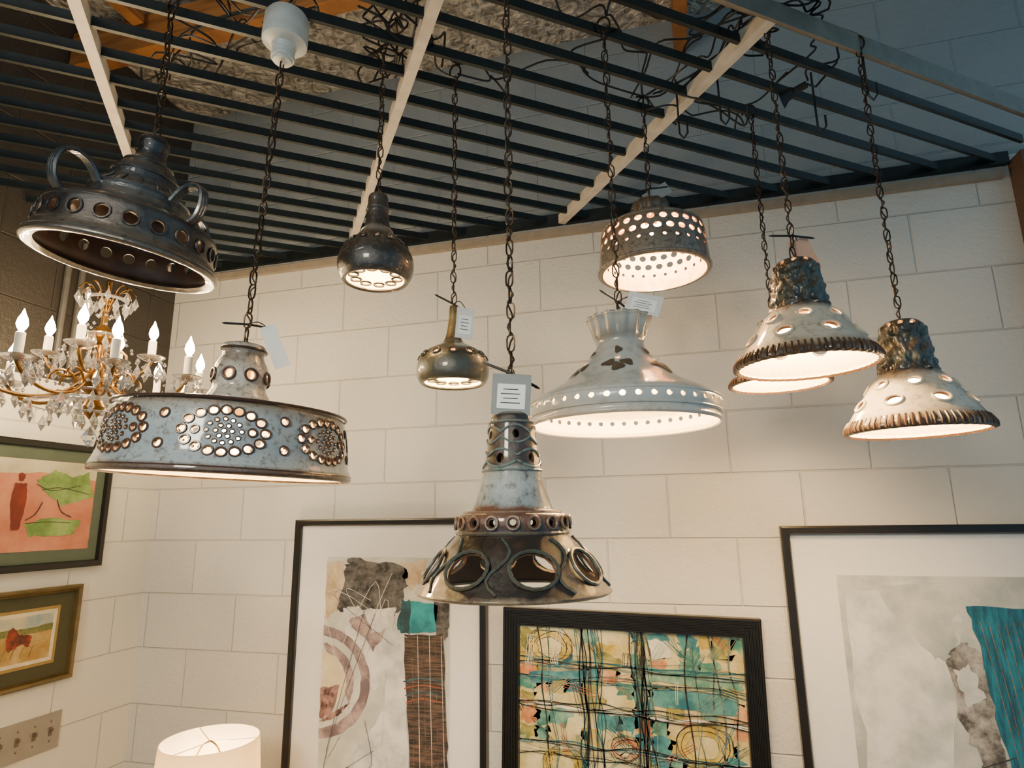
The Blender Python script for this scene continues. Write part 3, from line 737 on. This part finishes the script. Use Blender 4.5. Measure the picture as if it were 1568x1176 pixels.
for X0,n_ in((.21,8),(.235,7),(.375,8),(.40,7),(.52,3),(.08,3),(.62,3)):
    for k in range(n_):
        x_=X0+rnd.uniform(-.022,.022); A.rib([(x_+rnd.uniform(-.012,.012)+.05*t*rnd.uniform(.3,1),-H2*t) for t in [j/8 for j in range(9)]],rnd.choice((.0015,.0025,.0045)),rnd.choice((6,6,7,9,6)),9)
for Z0,n_ in((.10,6),(.155,6),(.235,6),(.33,4),(.36,6),(.47,5),(.55,4),(.63,4)):
    for k in range(n_):
        z_=Z0+rnd.uniform(-.018,.018); A.rib([(W2*t,-z_-.012*t+rnd.uniform(-.009,.009)) for t in [j/8 for j in range(9)]],rnd.choice((.0014,.002,.0036)),rnd.choice((6,7,9,9,8,6)),9)
for k in range(80):
    a,b_=rnd.uniform(0,W2),-rnd.uniform(0,H2); L_=rnd.uniform(.03,.12); an=rnd.choice((0,math.pi/2,.8,2.3))+rnd.uniform(-.3,.3); mm=rnd.choice((6,9,10,7,8,6,1,2)); st_=rnd.uniform(.004,.008)
    for i in range(rnd.choice((2,3,5))):
        ox,oz=-math.sin(an)*st_*i,math.cos(an)*st_*i
        A.rib([(a+ox,b_+oz),(a+ox+L_*.5*math.cos(an)+rnd.uniform(-.004,.004),b_+oz+L_*.5*math.sin(an)),(a+ox+L_*math.cos(an),b_+oz+L_*math.sin(an))],.0016,mm,10)
o=A.build('painting',ms3,e,smooth=False,recalc=False); o.location=(.056,0,-.056)
# left wall pictures
M_gm=simple('sage_mat','#4f5b4c',.8,0,.05)
e,by=framed('framed_figure_painting',(WX+.003,1.295,1.823),.58,.428,[(0,0),(0,.022),(.005,.025),(.02,.025),(.024,.012)],M_fb,0,M_gm,math.pi/2)
A=Art(.46,.30,by); ms4=[two('salmon_ground','#b06a4e','#c98868',6),two('leaf_green','#5c7a38','#8aa25c',10),two('red_coat','#7c2e1a','#5c2216',10),simple('dark_ink2','#3a2a20',.7),two('pale_sky','#aaa482','#c6be9e',6)]
A.poly([(0,0),(.46,0),(.46,-.30),(0,-.30)],0,1,.0); A.poly([(0,0),(.46,0),(.46,-.06),(.25,-.04),(0,-.06)],4,2,.003)
A.poly([(.24,-.07),(.30,-.03),(.36,-.05),(.43,-.03),(.455,-.12),(.38,-.14),(.34,-.15),(.29,-.12)],1,3,.004); A.poly([(.22,-.21),(.3,-.19),(.42,-.20),(.40,-.25),(.24,-.25)],1,3,.004)
A.ell(.19,-.06,.012,.014,2,4); A.poly([(.17,-.08),(.21,-.08),(.215,-.15),(.205,-.23),(.18,-.23),(.165,-.15)],2,4,.002)
A.rib([(.27,-.14),(.25,-.18),(.22,-.2)],.004,3,5); A.rib([(.32,-.13),(.34,-.17),(.38,-.19)],.004,3,5); A.rib([(.24,-.08),(.3,-.1),(.4,-.08)],.002,3,5); A.rib([(.26,-.1),(.33,-.09),(.44,-.11)],.002,3,5)
A.rib([(.22,-.21),(.3,-.205),(.38,-.21)],.002,3,5)
o=A.build('painting',ms4,e,smooth=False,recalc=False); o.location=(.06,0,-.064)
M_gold=simple('gilt_frame','#6d5c36',.35,.5,.2)
e,by=framed('framed_landscape_painting',(WX+.003,1.345,1.337),.47,.309,[(0,0),(0,.02),(.006,.026),(.012,.022),(.016,.018),(.019,.022),(.022,.010)],M_gold,0,simple('olive_mat','#404028',.8,0,.05),math.pi/2)
A=Art(.33,.185,by); ms5=[two('straw_field','#a5823f','#ccae74',9),two('blue_sky','#8c9e9e','#c9bf96',8),two('green_scrub','#4c5a2c','#867f44',24),simple('gilt_fillet','#a08548',.4,.4),two('horseman','#94391f','#3a281a',30),simple('cream_fillet','#d8ccaa',.6)]
A.poly([(0,0),(.33,0),(.33,-.185),(0,-.185)],3,1,0); A.poly([(.010,-.010),(.32,-.010),(.32,-.175),(.010,-.175)],5,2,0); A.poly([(.022,-.022),(.308,-.022),(.308,-.163),(.022,-.163)],0,3,0); A.poly([(.022,-.022),(.308,-.022),(.308,-.062),(.022,-.066)],1,4,.001)
A.poly([(.022,-.066),(.1,-.052),(.2,-.06),(.308,-.055),(.308,-.077),(.022,-.08)],2,5,.002)
A.poly([(.16,-.06),(.175,-.05),(.20,-.075),(.24,-.085),(.235,-.12),(.21,-.105),(.17,-.125),(.16,-.1)],4,6,.002); A.poly([(.06,-.08),(.085,-.07),(.095,-.1),(.07,-.11)],4,6,.002)
for k in range(8): A.rib([(.03+.03*k,-.15),(.035+.03*k,-.125),(.045+.03*k,-.115)],.002,2,6)
o=A.build('painting',ms5,e,smooth=False,recalc=False); o.location=(.07,0,-.062)
mb=MB(); mb.box((WX+.004,1.69,.868),(.006,.235,.115),0)
for k in range(4):
    yy=1.69-.0825+.055*k; mb.box((WX+.008,yy,.868),(.003,.011,.026),1); mb.box((WX+.013,yy,.873),(.012,.006,.010),1)
    for dz in(-.03,.03):
        mb.lathe([(.0005,.0015),(.003,.001),(.0035,0)],10,1,Matrix.Translation((WX+.0072,yy,.868+dz))@Matrix.Rotation(math.pi/2,4,'Y'))
mb.build('light_switch_plate',[simple('steel_plate','#a29c92',.35,.5,.05),simple('switch_brown','#6b5b4c',.5)],smooth=False)

# ---------------------------------------------------------------- table lamp on side table
lx,ly=-1.347,1.64
e=empty('table_lamp',(lx,ly,.405))
ms,nt,b=newmat('linen_shade'); nt.nodes.remove(b)
tr=nt.nodes.new('ShaderNodeBsdfTranslucent'); df=nt.nodes.new('ShaderNodeBsdfDiffuse'); mx=nt.nodes.new('ShaderNodeMixShader'); wv=nt.nodes.new('ShaderNodeTexNoise'); wv.inputs['Scale'].default_value=200
rp=nt.nodes.new('ShaderNodeValToRGB'); rp.color_ramp.elements[0].color=lin('#e8d9b8'); rp.color_ramp.elements[1].color=lin('#f2e8d0'); nt.links.new(wv.outputs['Fac'],rp.inputs['Fac'])
for nn in(tr,df): nt.links.new(rp.outputs['Color'],nn.inputs['Color'])
nt.links.new(tr.outputs[0],mx.inputs[1]); nt.links.new(df.outputs[0],mx.inputs[2]); nt.links.new(mx.outputs[0],nt.nodes['Material Output'].inputs['Surface'])
mb=MB(); mb.lathe([(.132,.535),(.150,.30),(.148,.30),(.130,.535)],64,closed=True); mb.build('shade',[ms],e)
mb=MB()
mb.lathe([(.0005,.0),(.07,.0),(.072,.012),(.05,.02),(.03,.035),(.06,.08),(.075,.13),(.06,.19),(.028,.23),(.018,.25),(.01,.26),(.01,.32),(.0005,.32)],40,0)
mb.tube(spline([(.008,0,.33),(.05,0,.36),(.06,0,.44),(.03,0,.51),(0,0,.53)],6),.0022,6,m=1); mb.tube(spline([(-.008,0,.33),(-.05,0,.36),(-.06,0,.44),(-.03,0,.51),(0,0,.53)],6),.0022,6,m=1)
for k in range(3):
    a=k*2*math.pi/3+.4; mb.tube([(0,0,.527),(.131*math.cos(a),.131*math.sin(a),.531)],.0015,5,m=0)
mb.build('base_and_harp',[simple('cream_ceramic','#cfc4ae',.25),M_socket],e)
mb=MB(); mb.lathe([(.0005,.45),(.02,.445),(.03,.42),(.026,.39),(.013,.36),(.013,.32)],20); mb.build('bulb',[emis('table_bulb','#ffdcac',330)],e)
mb=MB(); mb.lathe([(.0005,.40),(.25,.40),(.255,.392),(.25,.38),(.0005,.38)],48)
for k in range(4):
    a=math.pi/4+k*math.pi/2; mb.tube([(.17*math.cos(a),.17*math.sin(a),.38),(.2*math.cos(a),.2*math.sin(a),.0)],[.018,.011],10)
mb.tube([(.15*math.cos(2*math.pi*k/32),.15*math.sin(2*math.pi*k/32),.15) for k in range(32)],.008,6,True)
for k in range(2):
    a=math.pi/4+k*math.pi/2; mb.tube([(.185*math.cos(a),.185*math.sin(a),.15),(-.185*math.cos(a),-.185*math.sin(a),.15)],.007,6)
o=mb.build('side_table',[two('walnut','#4a2f1e','#7a5234',5,.4,stretch=(1,8,1))]); o.location=(lx,ly,.003)

# ---------------------------------------------------------------- light
w=bpy.data.worlds.new('World'); bpy.context.scene.world=w; w.use_nodes=True
bg=w.node_tree.nodes['Background']; bg.inputs[0].default_value=(.46,.78,1,1); bg.inputs[1].default_value=.5
def area(name,loc,tgt,size,power,col,spread=180):
    l=bpy.data.lights.new(name,'AREA'); l.energy=power; l.size=size; l.color=col; l.spread=math.radians(spread)
    o=bpy.data.objects.new(name,l); o.location=loc; o.rotation_euler=(Vector(tgt)-Vector(loc)).to_track_quat('-Z','Y').to_euler()
    bpy.context.scene.collection.objects.link(o)
area('wall_fill_light',(-.6,-.9,2.2),(-.7,2.1,.65),.5,12,(1,.88,.68),85)  # unseen fill added behind the camera to brighten the lower wall
area('ceiling_fill_light',(-1.0,.1,2.75),(-1.0,.9,3.4),.4,6,(1,.93,.82))  # added uplight above the grid, brightens the foil ceiling

# ---------------------------------------------------------------- camera
F=Vector((-.2530,.9441,.2113)).normalized(); R=Vector((.9659,.2588,0)).normalized(); U=R.cross(F).normalized()
k=.0133; Rc=(R-U*k).normalized(); Uc=(U+R*k).normalized()
cam=bpy.data.cameras.new('camera'); co=bpy.data.objects.new('camera',cam); bpy.context.scene.collection.objects.link(co)
cam.sensor_fit='HORIZONTAL'; cam.sensor_width=36; cam.lens=36*941/1568; cam.clip_start=.02
co.matrix_world=Matrix(((Rc.x,Uc.x,-F.x,0),(Rc.y,Uc.y,-F.y,0),(Rc.z,Uc.z,-F.z,H),(0,0,0,1)))
bpy.context.scene.camera=co
